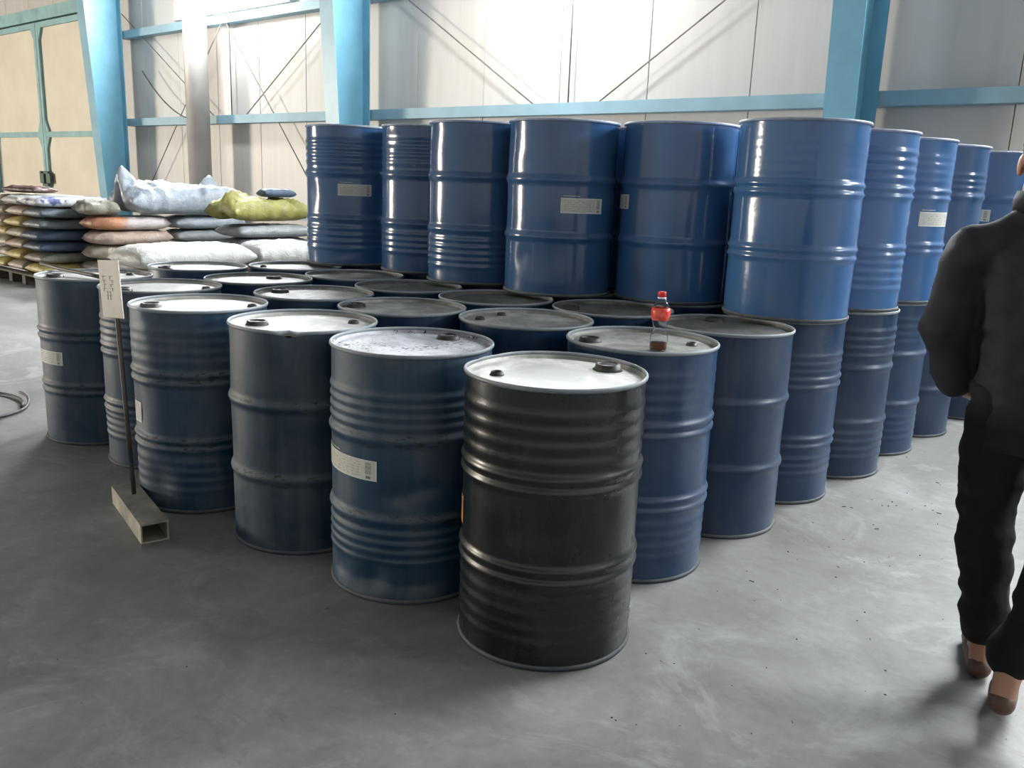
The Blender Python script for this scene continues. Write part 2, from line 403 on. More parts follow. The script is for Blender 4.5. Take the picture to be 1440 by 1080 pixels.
# double leaf door
DX0, DXM, DX1, DZ = -23.05, -20.30, -17.55, 4.42
yd = WALL_Y - 0.06
door = empty('door_1', (0, 0, 0)); tag(door, 'tall beige double door with blue-green steel framing', None, None, 'structure')
for a, b in ((DX0, DXM), (DXM, DX1)):
    lf = MB().box(((a + b) / 2, yd + 0.02, DZ / 2), (b - a - 0.02, 0.04, DZ - 0.03), None, 0.006).build('door_leaf', M['door_panel'], door)
    fr = MB(); fwid = 0.11
    for xx in (a + fwid / 2 + 0.01, b - fwid / 2 - 0.01): fr.box((xx, yd - 0.025, DZ / 2), (fwid, 0.05, DZ - 0.03))
    for zz in (0.07, 2.13, DZ - 0.07): fr.box(((a + b) / 2, yd - 0.025, zz), (b - a - 2 * fwid - 0.02, 0.048, 0.11))
    fr.build('leaf_frame', M['teal_steel'], lf)
    g = MB(); s = 0.26
    for sx, xx in ((1, a + fwid), (-1, b - fwid)):
        for sz, zz in ((-1, DZ - 0.12), (1, 2.19), (-1, 2.07), (1, 0.13)):
            q = [(xx, zz), (xx + sx * s * 0.6, zz), (xx, zz + sz * s)]
            if sx * sz > 0: q.reverse()
            g.prism(q, 'y', yd - 0.047, yd - 0.002)
    g.build('gusset', M['teal_steel'], lf)
hd = MB().box(((DX0 + DX1) / 2, yd - 0.03, DZ + 0.13), (DX1 - DX0 + 0.5, 0.12, 0.24)).build('door_header', M['teal_steel'], door)
lk = MB()
for dx, dz, sx, sz in ((-0.16, 0, 0.2, 0.26), (0.16, -0.02, 0.2, 0.22), (0, -0.16, 0.3, 0.06), (0, 0.1, 0.34, 0.06)):
    lk.box((DXM + dx, yd - 0.07, 1.22 + dz), (sx, 0.05, sz), None, 0.01)
lk.build('lock', simple('lock_metal', (0.06, 0.10, 0.08, 1), 0.5, 0.3), door)

# added lamps at mid bay, standing in for the bright glow on the wall
for k, (lx, lz, pw) in enumerate(((-12.95, 4.42, 1.0), (-6.25, 4.15, 1.2))):
    e = empty('added_bay_lamp', (lx, WALL_Y - 1.15, lz))
    tag(e, ['added lamp making the wall glow in the bay with the grey pipe', 'added lamp making the wall glow above the upper drums'][k], 'lamp', 'added glow lamps along the back wall')
    MB().lathe([(0.05, 0.30), (0.09, 0.24), (0.21, 0.10), (0.235, 0.02), (0.225, 0.02), (0.2, 0.09), (0.08, 0.22), (0, 0.24)], 28).build('shade', M['grey_pipe'], e, True)
    MB().lathe([(0, -0.07), (0.08, -0.06), (0.13, -0.02), (0.15, 0.03), (0.13, 0.09), (0, 0.11)], 28).build('bulb', M['added_lamp_glass'], e, True)
    MB().tube([(0, 0, 0.28), (0, 0, 7.55 - lz)], 0.008, 6).build('cord', M['rod'], e, True)
    ld = bpy.data.lights.new('added_bay_lamp_light', 'POINT'); ld.energy = ADDED_LAMP_POWER * pw; ld.shadow_soft_size = 0.17; ld.color = (0.96, 0.98, 1.0)
    lo = bpy.data.objects.new('added_bay_lamp_light', ld); C.objects.link(lo); lo.parent = e; lo.location = (0, 0, -0.26)

# ------------------------------------------------------------------ steel drums
H = 0.88; RB = 0.284
zs = np.unique(np.concatenate([np.linspace(0.014, 0.866, 96)]))
A56 = np.arange(60) * 2 * PI / 60

def body_radius(z, hoop, ribs):
    r = np.full_like(z, RB)
    bumpf = lambda z0, hw, amp: amp * np.where(np.abs(z - z0) < hw, 0.5 + 0.5 * np.cos(np.pi * (z - z0) / hw), 0)
    for z0 in (0.300, 0.585):
        if hoop == 'double': r += bumpf(z0 - 0.019, 0.019, 0.0095) + bumpf(z0 + 0.019, 0.019, 0.0095)
        else: r += bumpf(z0, 0.028, 0.0095)
    for z0, n, p, amp in ribs:
        for i in range(n): r += bumpf(z0 + i * p, p * 0.52, amp)
    return np.minimum(r, 0.2935)

def smooth_noise(az, z, seed):
    rs = np.random.RandomState(seed); out = np.zeros_like(az)
    for _ in range(7):
        k = rs.randint(1, 5); m = rs.uniform(2, 9); out += rs.uniform(0.0003, 0.0009) * np.sin(k * az + rs.uniform(0, 6.3)) * np.sin(m * z * 2 + rs.uniform(0, 6.3))
    return out

bung_big = MB().lathe([(0, 0.004), (0.027, 0.004), (0.027, 0.012), (0.032, 0.0135), (0.033, 0.017), (0.039, 0.016), (0.043, 0.004), (0.046, 0.0), (0, 0.0)], 20)
bung_big.box((0, 0, 0.008), (0.012, 0.046, 0.010))
bung_small = MB().lathe([(0, 0.003), (0.013, 0.003), (0.013, 0.011), (0.018, 0.013), (0.021, 0.004), (0.024, 0.0), (0, 0.0)], 16)
bung_open = MB().lathe([(0, 0.001), (0.030, 0.001), (0.030, 0.018), (0.034, 0.022), (0.040, 0.020), (0.042, 0.008), (0.050, 0.0), (0, 0.0)], 24)
def as_mesh(mb, name, mat):
    o = mb.build(name, mat, None, True); me = o.data; bpy.data.objects.remove(o); return me
ME_BIG = as_mesh(bung_big, 'bung', M['bung']); ME_SMALL = as_mesh(bung_small, 'bung_cap', M['bung']); ME_OPEN = as_mesh(bung_open, 'bung_neck', M['bung'])
ME_HOLE = as_mesh(MB().lathe([(0, 0.0), (0.0295, 0.0), (0.0295, 0.002), (0, 0.002)], 20), 'bung_hole', M['bung_hole'])

def wrap_patch(e, name, mat, az0, az1, z0, z1, rfun, dr=0.0012, thick=0.0008, n=14):
    """thin sheet bent round the drum; az in degrees"""
    a = np.radians(np.linspace(az0, az1, n + 1)); v, f = [], []
    for t in (dr, dr + thick):
        for zz in (z0, z1):
            for q in a: r = rfun(q, zz) + t; v.append((r * math.cos(q), r * math.sin(q), zz))
    m = n + 1; up = a[1] > a[0]
    def quad(*i): f.append(i if up else i[::-1])
    for k in range(n):
        quad(2 * m + k, 2 * m + k + 1, 3 * m + k + 1, 3 * m + k); quad(k + 1, k, m + k, m + k + 1)
        quad(k, k + 1, 2 * m + k + 1, 2 * m + k); quad(m + k + 1, m + k, 3 * m + k, 3 * m + k + 1)
    quad(0, 2 * m, 3 * m, m); quad(m + n, 3 * m + n, 2 * m + n, n)
    o = mesh_obj(name, v, f, mat, e, False)
    uvl = o.data.uv_layers.new(name='UVMap')
    for lp in o.data.loops:
        vi = lp.vertex_index; k = vi % m; top = (vi // m) % 2
        uvl.data[lp.index].uv = (k / n, float(top))
    return o

def make_drum(key, loc, label, group, paint, lid, hoop='single', ribs=(), bungs=(), sticker=(), dents=(), rim='rim_old', rot=0.0, notch=None, scale_r=1.0, tilt=(0, 0), patch=()):
    e = empty('steel_drum', loc); e.rotation_euler = (tilt[0], tilt[1], 0)
    tag(e, label, 'drum', group)
    seed = sum(ord(c) * (i + 3) for i, c in enumerate(key)) * 7
    R = body_radius(zs, hoop, ribs)
    Z, AZ = np.meshgrid(zs, A56, indexing='ij')
    def dent_at(az, z):
        d = smooth_noise(az, z, seed)
        for (da, dz, wa, wz, amp) in dents:
            u = (np.mod(az - math.radians(da) + PI, 2 * PI) - PI) / math.radians(wa); q = (z - dz) / wz
            d = d - amp * np.exp(-(u * u + q * q))
        return d
    # end rings keep the circle so that rims meet the shell
    fade = np.clip(np.minimum(Z - 0.014, 0.866 - Z) / 0.05, 0, 1)
    def notch_fun(az, z):
        if notch is None: return 0 * az, 0 * az
        na, wid, amp, drop = notch
        u = (np.mod(az - math.radians(na) + PI, 2 * PI) - PI) / math.radians(wid); g = np.exp(-u * u) * np.clip((z - 0.70) / 0.18, 0, 1) ** 2
        return amp * g, drop * g
    na_, nd_ = notch_fun(AZ, Z)
    RR = (R[:, None] + dent_at(AZ, Z) * fade) * scale_r - na_
    V = np.stack([RR * np.cos(AZ), RR * np.sin(AZ), Z - nd_], -1).reshape(-1, 3)
    n, s = len(zs), len(A56)
    i, k = np.meshgrid(np.arange(n - 1), np.arange(s), indexing='ij'); k2 = (k + 1) % s
    F = np.stack([i * s + k, i * s + k2, (i + 1) * s + k2, (i + 1) * s + k], -1).reshape(-1, 4)
    mesh_obj('body', V, F, M[paint], e)
    def warp(vs):
        vs = np.array(vs, float); az = np.arctan2(vs[:, 1], vs[:, 0]); r = np.hypot(vs[:, 0], vs[:, 1]) * scale_r
        a, d = notch_fun(az, vs[:, 2]); inner = np.clip((r - 0.2) / 0.06, 0, 1)
        r = r - a * inner
        return np.stack([r * np.cos(az), r * np.sin(az), vs[:, 2] - d * inner * (r > 0.27)], -1)
    # seamed rims
    tp = [(0.2860 + 0.0052 * math.cos(t), H - 0.0075 + 0.0075 * math.sin(t)) for t in np.linspace(0, 2 * PI, 11)[:-1]]
    v, f = lathe(tp, 60, True); mesh_obj('top_rim', warp(v), f, M[rim], e)
    bp = [(0.2845 + 0.0065 * math.cos(t), 0.0085 + 0.0085 * math.sin(t)) for t in np.linspace(0, 2 * PI, 11)[:-1]]
    v, f = lathe(bp, 60, True); mesh_obj('bottom_rim', warp(v), f, M['rim_foot'], e)
    zl = H - 0.024
    v, f = lathe([(0.2825, H - 0.008), (0.281, zl + 0.004), (0.275, zl), (0.262, zl + 0.0005), (0.256, zl + 0.003), (0.20, zl + 0.0035), (0.12, zl + 0.004), (0.0, zl + 0.0045)], 60)
    ld = mesh_obj('lid', warp(v), [q[::-1] for q in f], M[lid], e)
    v, f = lathe([(0.281, 0.008), (0.279, 0.016), (0.0, 0.017)], 48); mesh_obj('bottom', v, f, M[paint], e)
    for kind, bx, by in bungs:
        me = {'big': ME_BIG, 'small': ME_SMALL, 'open': ME_OPEN}[kind]
        b = share({'big': 'bung', 'small': 'bung_cap', 'open': 'bung_neck'}[kind], me, ld, (bx, by, zl + 0.003), (0, 0, rot + bx * 9))
        if kind == 'open': share('bung_hole', ME_HOLE, ld, (bx, by, zl + 0.0195))
    def rfun(az, z):
        az_ = np.array([az]); z_ = np.array([z]); return float((body_radius(z_, hoop, ribs) + dent_at(az_, z_))[0] * scale_r)
    for (a0, a1, z0, z1) in sticker:
        o = wrap_patch(e, 'paper_sticker', M['sticker'], a0, a1, z0, z1, rfun); o['label'] = 'white paper sticker with print and barcode'
        wrap_patch(e, 'sticker_strip', M['peel'], a0 + 2, a0 + (a1 - a0) * 0.42, z1 + 0.008, z1 + 0.012, rfun)
    for (a0, a1, z0, z1) in patch:
        wrap_patch(e, 'torn_sticker', M['old_tag'], a0, a1, z0, z1, rfun)
    return e

G_LOW, G_UP = 'drums of the lower tier', 'drums of the upper tier'
RA = ((0.655, 4, 0.042, 0.0045),)          # four ribs in the top third
RA2 = ((0.652, 4, 0.042, 0.0055), (0.115, 4, 0.042, 0.0045))
RN = ((0.630, 4, 0.034, 0.0055), (0.150, 4, 0.034, 0.0055))   # ribs close to the hoops
RS = ((0.640, 3, 0.036, 0.0045), (0.150, 3, 0.036, 0.0045))
RF = ((0.66, 4, 0.042, 0.0022), (0.10, 4, 0.042, 0.0025))
RL = ((0.100, 5, 0.036, 0.0045),)

def rel(p, c): return (p[0] - c[0], p[1] - c[1])
LOW = {'D1': (-1.55, 2.11), 'D2': (-2.18, 2.1), 'D3': (-2.78, 2.08), 'D4': (-3.44, 2.02), 'D5': (-4.079, 2.19), 'D6': (-4.68, 2.14),
       'E1': (-1.67, 2.82), 'E2': (-1.63, 3.445), 'E3': (-1.612, 4.037), 'E4': (-1.543, 4.625), 'E5': (-1.53, 5.217), 'E6': (-1.479, 5.807), 'E7': (-1.33, 6.55),
       'I1': (-2.28, 2.87), 'I2': (-2.85, 2.68), 'I3': (-3.45, 2.65), 'I4': (-4.112, 2.781), 'I5': (-4.846, 2.847),
       'J1': (-2.23, 3.47), 'J2': (-2.815, 3.29), 'J3': (-3.406, 3.248), 'J4': (-3.987, 3.36), 'J5': (-4.594, 3.383),
       'L1': (-2.22, 4.07), 'L2': (-2.81, 3.9), 'L3': (-3.407, 3.87), 'L4': (-3.99, 3.97), 'L5': (-4.582, 3.98), 'M1': (-2.16, 4.68), 'M2': (-2.76, 4.5)}
UPP = {'U0': (-1.59, 3.98), 'U1': (-2.243, 4.025), 'U2': (-2.778, 3.75), 'U3': (-3.37, 3.757), 'U4': (-3.941, 3.913), 'U5': (-4.56, 3.81),
       'V4': (-1.55, 4.609), 'V5': (-1.515, 5.2), 'V6': (-1.47, 5.791), 'V7': (-1.33, 6.53), 'X1': (-2.17, 4.66), 'X2': (-2.727, 4.365)}
def bl(key, *items):
    c = LOW[key]; return [(k, x - c[0], y - c[1]) for k, x, y in items]
SPEC = {
 'D1': dict(label='blackish steel drum standing foremost, pale lid with open bung neck', paint='paint_black', lid='lid_pale', hoop='double',
            ribs=((0.655, 4, 0.046, 0.0034), (0.085, 4, 0.046, 0.0028)), bungs=bl('D1', ('open', -1.481, 2.298), ('small', -1.667, 1.965)),
            dents=((-60, 0.45, 20, 0.05, 0.004), (-80, 0.42, 10, 0.04, 0.003), (150, 0.84, 30, 0.08, 0.012)), scale_r=0.985, notch=(-174, 20, 0.014, 0.004), patch=((-150, -127, 0.38, 0.47),)),
 'D2': dict(label='ribbed blue drum with paper sticker and black specks strewn over its lid', paint='paint_old', lid='lid_speck', hoop='single', ribs=RN,
            bungs=bl('D2', ('big', -2.196, 2.30)), sticker=((-128, -67.5, 0.440, 0.511),),
            dents=((-52, 0.39, 8, 0.03, 0.012), (-34, 0.42, 12, 0.03, 0.010), (-70, 0.08, 12, 0.055, 0.020), (-35, 0.06, 12, 0.05, 0.016), (-105, 0.09, 9, 0.05, 0.010))),
 'D3': dict(label='plain dusty blue drum with a notch bent into its front rim', paint='paint_old', lid='lid_pale', hoop='single',
            bungs=bl('D3', ('big', -2.881, 1.935), ('small', -2.683, 2.252)), notch=(-48, 8, 0.024, 0.018)),
 'D4': dict(label='blue drum behind the steel sign foot, whitish scrape near its bottom', paint='paint_old', lid='lid_pale', hoop='double', ribs=RF,
            bungs=bl('D4', ('big', -3.543, 1.85), ('small', -3.295, 2.19)), sticker=((-113, -97, 0.37, 0.46),), dents=((-72, 0.13, 12, 0.09, 0.022), (-100, 0.42, 12, 0.10, 0.014)),),
 'D5': dict(label='ribbed blue drum right behind the small sign board', paint='paint_old', lid='lid_pale', hoop='double', ribs=RN,
            bungs=bl('D5', ('big', -4.09, 2.00), ('small', -3.95, 2.36))),
 'D6': dict(label='leftmost blue drum with paper sticker and a bar on its lid', paint='paint_old', lid='lid_pale', hoop='double', ribs=(),
            bungs=bl('D6', ('big', -4.80, 1.985), ('small', -4.70, 2.345)), sticker=((-112, -63, 0.428, 0.498),)),
 'E1': dict(label='bright blue drum carrying the plastic drink bottle', paint='paint_side', lid='lid_mid', hoop='double', ribs=RF,
            bungs=bl('E1', ('big', -1.824, 2.694), ('small', -1.52, 2.935)), dents=((-10, 0.70, 10, 0.10, 0.006),)),
 'E2': dict(label='plain blue drum with dirty lid, behind the one with the bottle', paint='paint_side', lid='lid_dark', hoop='single', bungs=bl('E2', ('big', -1.76, 3.6))),
 'E3': dict(label='lower blue drum carrying the nearest and tallest front stack', paint='paint_side', lid='lid_dark', hoop='double', ribs=RS),
 'E4': dict(label='lower blue ribbed drum, second stack back along the right side', paint='paint_side', lid='lid_dark', hoop='single', ribs=RA2),
 'E5': dict(label='lower blue drum, third stack back along the right side', paint='paint_side', lid='lid_dark', hoop='single', ribs=RF),
 'E6': dict(label='lower blue drum, fourth stack back, just left of the person', paint='paint_side', lid='lid_dark', hoop='single'),
 'E7': dict(label='lower blue drum of the farthest stack, hidden behind the person', paint='paint_side', lid='lid_dark', hoop='single'),
 'I1': dict(label='drum behind the foremost black one, its lid patchy greenish grey', paint='paint_side', lid='lid_mid', bungs=bl('I1', ('small', -2.463, 2.92), ('small', -2.44, 2.75))),
 'I2': dict(label='drum with grey lid directly behind the black-speckled one', paint='paint_side', lid='lid_mid', bungs=bl('I2', ('big', -3.041, 2.57))),
 'I3': dict(label='drum with grey lid directly behind the rim-notched one', paint='paint_side', lid='lid_mid', bungs=bl('I3', ('big', -3.649, 2.59))),
 'I4': dict(label='drum with greyish lid, bung at its far side, behind the small sign', paint='paint_side', lid='lid_mid', bungs=bl('I4', ('big', -4.174, 2.921))),
 'I5': dict(label='farthest left drum of the second row, in front of the white sack', paint='paint_side', lid='lid_pale', bungs=bl('I5', ('big', -4.91, 2.67))),
 'J1': dict(label='drum with dark lid directly left of the bottle top', paint='paint_side', lid='lid_dark', bungs=bl('J1', ('big', -2.40, 3.36))),
 'J2': dict(label='third-row drum with dark lid, second from the bottle', paint='paint_side', lid='lid_dark'),
 'J3': dict(label='third-row drum with dark lid, third from the bottle', paint='paint_side', lid='lid_dark'),
 'J4': dict(label='third-row drum with dark lid, fourth from the bottle', paint='paint_side', lid='lid_dark'),
 'J5': dict(label='third-row drum farthest from the bottle, beside the leftmost upper drum', paint='paint_side', lid='lid_mid', bungs=bl('J5', ('small', -4.75, 3.25))),
 'L1': dict(label='lower drum carrying the upper drum left of the tallest stack', paint='paint_side', lid='lid_dark'),
 'L2': dict(label='lower drum under the upper drum with the centre sticker', paint='paint_side', lid='lid_dark'),
 'L3': dict(label='lower drum under the third upper drum from the left', paint='paint_side', lid='lid_dark'),
 'L4': dict(label='lower drum under the second upper drum from the left', paint='paint_side', lid='lid_dark'),
 'L5': dict(label='lower drum under the leftmost upper drum', paint='paint_side', lid='lid_dark'),
 'M1': dict(label='lower drum of the inner stack behind the tallest stack', paint='paint_side', lid='lid_dark'),
 'M2': dict(label='lower drum of the inner stack behind the centre sticker drum', paint='paint_side', lid='lid_dark'),
 'U0': dict(label='big upper blue drum nearest to the camera, top of the tallest-looking stack', hoop='double', ribs=((0.66, 4, 0.042, 0.0008),), dents=((-105, 0.48, 6, 0.08, 0.003), (-20, 0.70, 20, 0.10, 0.004))),
 'U1': dict(label='plain upper blue drum just left of the nearest upper one', hoop='single', sticker=((-170, -116, 0.456, 0.527),)),
 'U2': dict(label='plain upper blue drum with white sticker facing the camera, mid row', hoop='single', sticker=((-53.5, -7, 0.424, 0.499),), dents=((-95, 0.66, 5, 0.05, 0.004), (-15, 0.8, 24, 0.1, 0.006), (-93, 0.20, 6, 0.06, 0.007))),
 'U3': dict(label='upper blue drum, third from left, ribbed in its lower third', hoop='single', ribs=RL, dents=((-97, 0.25, 7, 0.05, 0.005),)),
 'U4': dict(label='upper blue drum, second from left, dented below its rim', hoop='single', ribs=((0.655, 4, 0.042, 0.003), (0.13, 4, 0.036, 0.004)), sticker=((-43, 0, 0.44, 0.51),), dents=((-95, 0.80, 14, 0.06, 0.008),)),
 'U5': dict(label='leftmost upper blue drum with a sticker and a dented side', hoop='single', ribs=RA2, sticker=((-56.5, -13, 0.446, 0.518),), dents=((-100, 0.46, 11, 0.11, 0.010), (-95, 0.27, 8, 0.05, 0.006))),
 'V4': dict(label='strongly ribbed upper blue drum right behind the nearest one', hoop='double', ribs=RA2),
 'V5': dict(label='upper blue drum with sticker, third along the right side', hoop='double', ribs=((0.655, 4, 0.042, 0.002),), sticker=((-45, 2, 0.42, 0.496),), dents=((-20, 0.80, 12, 0.07, 0.008),)),
 'V6': dict(label='upper blue drum ribbed above its hoop, fourth along the right side', hoop='single', ribs=((0.635, 3, 0.036, 0.0045),)),
 'V7': dict(label='farthest upper blue drum on the right, beyond the shoulder', hoop='single', sticker=((-118, -68, 0.441, 0.515),)),
 'X1': dict(label='inner upper drum mostly hidden behind the nearest one', hoop='single'),
 'X2': dict(label='inner upper drum mostly hidden behind the centre sticker one', hoop='single'),
}
for key, (dx, dy) in LOW.items():
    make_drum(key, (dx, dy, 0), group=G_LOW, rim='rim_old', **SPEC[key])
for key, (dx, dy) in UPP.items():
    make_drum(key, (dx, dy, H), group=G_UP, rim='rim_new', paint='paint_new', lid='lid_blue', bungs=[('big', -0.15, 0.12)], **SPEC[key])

# iron bar lying on the leftmost drum
o = MB().tube([(-5.08, 2.03, 0.905), (-4.90, 2.05, 0.893), (-4.62, 2.10, 0.880), (-4.55, 2.11, 0.876)], [0.009, 0.010, 0.011, 0.012], 8).build('iron_bar', M['rod'], None, True)
tag(o, 'thin dark iron bar resting on the lid of the leftmost drum', 'bar')

# ------------------------------------------------------------------ drink bottle
def bottle():
    e = empty('drink_bottle', (-1.545, 2.725, H - 0.0185)); tag(e, 'clear plastic drink bottle with red cap and red label on a drum lid', 'bottle')
    n = N('clear_plastic'); n.set(color=(0.95, 0.97, 0.98, 1), trans=1.0, rough=0.04, ior=1.25, spec=0.6); plastic = n.m
    n = N('cola'); n.set(color=(0.22, 0.05, 0.015, 1), trans=0.5, rough=0.08, ior=1.33); cola = n.m
    n = N('red_label'); f = n.noise(n.coord('Object', (20, 20, 14)), 2.2, 3)
    n.set(color=n.ramp(f, (0.40, (0.72, 0.035, 0.025, 1)), (0.62, (0.85, 0.16, 0.10, 1)), (0.66, (0.9, 0.75, 0.7, 1))), rough=0.3); red = n.m
    cap_m = simple('red_cap', (0.75, 0.03, 0.03, 1), 0.35)
    k = 0.96
    prof = [(0, 0.002), (0.022, 0.0), (0.031, 0.003), (0.0335, 0.010), (0.0335, 0.052), (0.031, 0.062), (0.0245, 0.082), (0.0245, 0.092), (0.030, 0.115), (0.0345, 0.134), (0.0355, 0.150), (0.033, 0.165), (0.024, 0.185), (0.015, 0.198), (0.0125, 0.203), (0.0125, 0.212)]
    inner = [(max(r - 0.0012, 0), z) for r, z in prof[1:]][::-1]; inner[-1] = (0, 0.004)
    v, f = lathe([(r * k, z * k) for r, z in prof] + [(r * k, z * k) for r, z in inner], 40)
    v = [(x_ * (1 + 0.05 * math.sin(5 * math.atan2(y_, x_)) * (1 if 0.055 < z_ < 0.12 else 0)), y_ * (1 + 0.05 * math.sin(5 * math.atan2(y_, x_)) * (1 if 0.055 < z_ < 0.12 else 0)), z_) for x_, y_, z_ in v]
    mesh_obj('bottle_body', v, f, plastic, e)
    v, f = lathe([(0, 0.006), (0.0315 * k, 0.007), (0.0318 * k, 0.012), (0.0318 * k, 0.030), (0, 0.030)], 36); mesh_obj('cola', v, f, cola, e)
    v, f = lathe([(0.0312 * k, 0.117 * k), (0.0352 * k, 0.134 * k), (0.0362 * k, 0.150 * k), (0.0338 * k, 0.165 * k), (0.0330 * k, 0.165 * k), (0.0356 * k, 0.150 * k), (0.0346 * k, 0.134 * k), (0.0306 * k, 0.117 * k)], 36, True); mesh_obj('red_label', v, f, red, e)
    cap = MB()
    cap.lathe([(0.0125 * k, 0.206 * k), (0.0152 * k, 0.206 * k), (0.0156 * k, 0.222 * k), (0.0145 * k, 0.2245 * k), (0, 0.2245 * k)], 28); cap.build('cap', cap_m, e, True)
    mesh_obj('neck_ring', *lathe([(0.0126 * k, 0.198 * k), (0.0165 * k, 0.199 * k), (0.0165 * k, 0.2025 * k), (0.0126 * k, 0.204 * k)], 28), simple('neck_white', (0.8, 0.8, 0.8, 1), 0.3), e)
bottle()

# ------------------------------------------------------------------ small sign on a steel foot
def sign():
    e = empty('small_sign', (-3.325, 1.635, 0)); tag(e, 'small pale notice board on a thin rod set in a square steel tube foot', 'sign')
    rust = simple('worn_channel', (0.34, 0.32, 0.27, 1), 0.6, 0.2, 0.2, 8, 0.2)
    board = simple('pale_board', (0.60, 0.57, 0.50, 1), 0.6, 0, 0.06, 9)
    ink = simple('faded_ink', (0.33, 0.29, 0.25, 1), 0.8)
    ang = math.atan2(1.60 - 1.74, -3.18 + 3.72); ca, sa = math.cos(ang), math.sin(ang); Rm = Matrix.Rotation(ang, 3, 'Z')
    h_, w_, t_, L_ = 0.080, 0.105, 0.006, 0.52
    f = MB()
    f.box((0, 0, h_ - t_ / 2), (L_, w_, t_), Rm); 
    for s in (-1, 1): f.box(Rm @ Vector((0, s * (w_ / 2 - t_ / 2), (h_ - t_) / 2)), (L_, t_, h_ - t_), Rm)
    f.box((0, 0, t_ / 2), (L_, w_ - 2 * t_, t_), Rm)
    f.build('tube_foot', rust, e)
    p0 = Vector((-0.105, 0.035, h_)); p1 = Vector((-0.165, 0.04, 0.86))
    MB().tube([p0, p0.lerp(p1, 0.5), p1, p1 + (p1 - p0).normalized() * 0.12], 0.010, 10).build('post', M['rod'], e, True)
    Ry = Matrix.Rotation(0.0, 3, 'Z') @ Matrix.Rotation(math.radians(2), 3, 'Z') @ Matrix.Rotation(math.radians(-4), 3, 'Y')
    cb = Vector((-0.165, 0.022, 0.953))
    b = MB().box(cb, (0.160, 0.006, 0.235), Ry, 0.001).build('board', board, e)
    rnd = random.Random(4); mk = MB()
    def stroke(u, v_, du, dv): mk.box(cb + Ry @ Vector((u, -0.0042, v_)), (du, 0.0006, dv), Ry)
    for r_ in range(4):
        for c_ in range(2):
            u0, v0 = -0.038 + c_ * 0.052 + rnd.uniform(-.004, .004), 0.052 - r_ * 0.0165
            stroke(u0, v0, 0.030, 0.0022); stroke(u0 + rnd.uniform(-.01, .01), v0 - 0.005, 0.0028, 0.013)
    for c_ in range(2):
        for r_ in range(3): stroke(-0.022 + c_ * 0.022, -0.012 - r_ * 0.014, 0.013, 0.0022)
        stroke(-0.022 + c_ * 0.022, -0.026, 0.0026, 0.036)
    mk.build('writing', ink, b)
sign()

# hose loop on the floor
pts = []
for i in range(60):
    a = i / 59 * 2 * PI * 1.12 + 0.9; r = 0.38 + 0.012 * math.sin(3 * a) + i * 0.0006; pts.append((-5.70 + r * math.cos(a), 1.70 + r * math.sin(a), 0.013 + (0.022 if i > 52 else 0) * min(1, (i - 52) / 4)))
o = MB().tube(pts, 0.009, 8).build('hose', simple('dark_hose', (0.05, 0.05, 0.05, 1), 0.55), None, True); tag(o, 'thin dark hose lying in a loop on the floor', 'hose')

# ------------------------------------------------------------------ sacks
def sack_mat(name, c1, c2, rough=0.45, print_col=None, end_col=None, spec=0.5):
    n = N(name); v = n.coord(rnd=True); f = n.noise(v, 4, 5, 0.6, 0.5)
    col = n.mix(n.ramp(f, (0.35, 0.0), (0.7, 1.0)), c1, c2)
    if print_col:
        m = n.ramp(n.noise(v, 6.5, 2, 0.5, 0.8), (0.50, 0.0), (0.54, 1.0)); col = n.mix(m, col, print_col)
    if end_col:   # dyed towards one end of the sack
        sx = n.node('ShaderNodeSeparateXYZ'); tc = n.node('ShaderNodeTexCoord'); n.t.links.new(tc.outputs['Object'], sx.inputs[0])
        k = n.ramp(n.math('ADD', n.math('ADD', sx.outputs[0], 0.65), n.math('MULTIPLY', n.math('SUBTRACT', f, 0.5), 0.9)), (0.38, 1.0), (0.62, 0.0))
        col = n.mix(k, col, end_col)
    w_ = n.node('ShaderNodeTexWave'); n.put(w_.inputs['Vector'], v); w_.inputs['Scale'].default_value = 40; w_.inputs['Distortion'].default_value = 1
    n.set(color=col, rough=rough, spec=spec, normal=n.bump(n.math('ADD', n.noise(v, 11, 4, 0.6, 1.2), n.math('MULTIPLY', w_.outputs['Fac'], 0.05)), 0.5, 0.03))
    return n.m
S = {
 'white': sack_mat('sack_white', (0.36, 0.36, 0.335, 1), (0.46, 0.46, 0.44, 1)),
 'cream': sack_mat('sack_cream', (0.34, 0.285, 0.22, 1), (0.44, 0.39, 0.32, 1)),
 'pink': sack_mat('sack_pink', (0.36, 0.26, 0.20, 1), (0.45, 0.37, 0.32, 1)),
 'print': sack_mat('sack_print', (0.44, 0.44, 0.45, 1), (0.54, 0.54, 0.56, 1), 0.35, (0.07, 0.09, 0.22, 1)),
 'slate': sack_mat('sack_slate', (0.085, 0.105, 0.125, 1), (0.15, 0.17, 0.18, 1)),
 'navy': sack_mat('sack_navy', (0.035, 0.06, 0.10, 1), (0.07, 0.10, 0.15, 1)),
 'drab': sack_mat('sack_drab', (0.16, 0.155, 0.12, 1), (0.24, 0.23, 0.18, 1)),
 'yellow': sack_mat('sack_yellow', (0.46, 0.37, 0.10, 1), (0.52, 0.43, 0.20, 1)),
 'orange': sack_mat('sack_orange', (0.46, 0.40, 0.38, 1), (0.52, 0.47, 0.46, 1), 0.4, end_col=(0.42, 0.20, 0.11, 1)),
 'silver': sack_mat('sack_silver', (0.25, 0.29, 0.33, 1), (0.42, 0.45, 0.49, 1), 0.3),
 'grey': sack_mat('sack_grey', (0.22, 0.235, 0.245, 1), (0.31, 0.325, 0.335, 1), 0.38),
 'olive': sack_mat('sack_olive', (0.20, 0.19, 0.04, 1), (0.32, 0.30, 0.10, 1), 0.5),
}
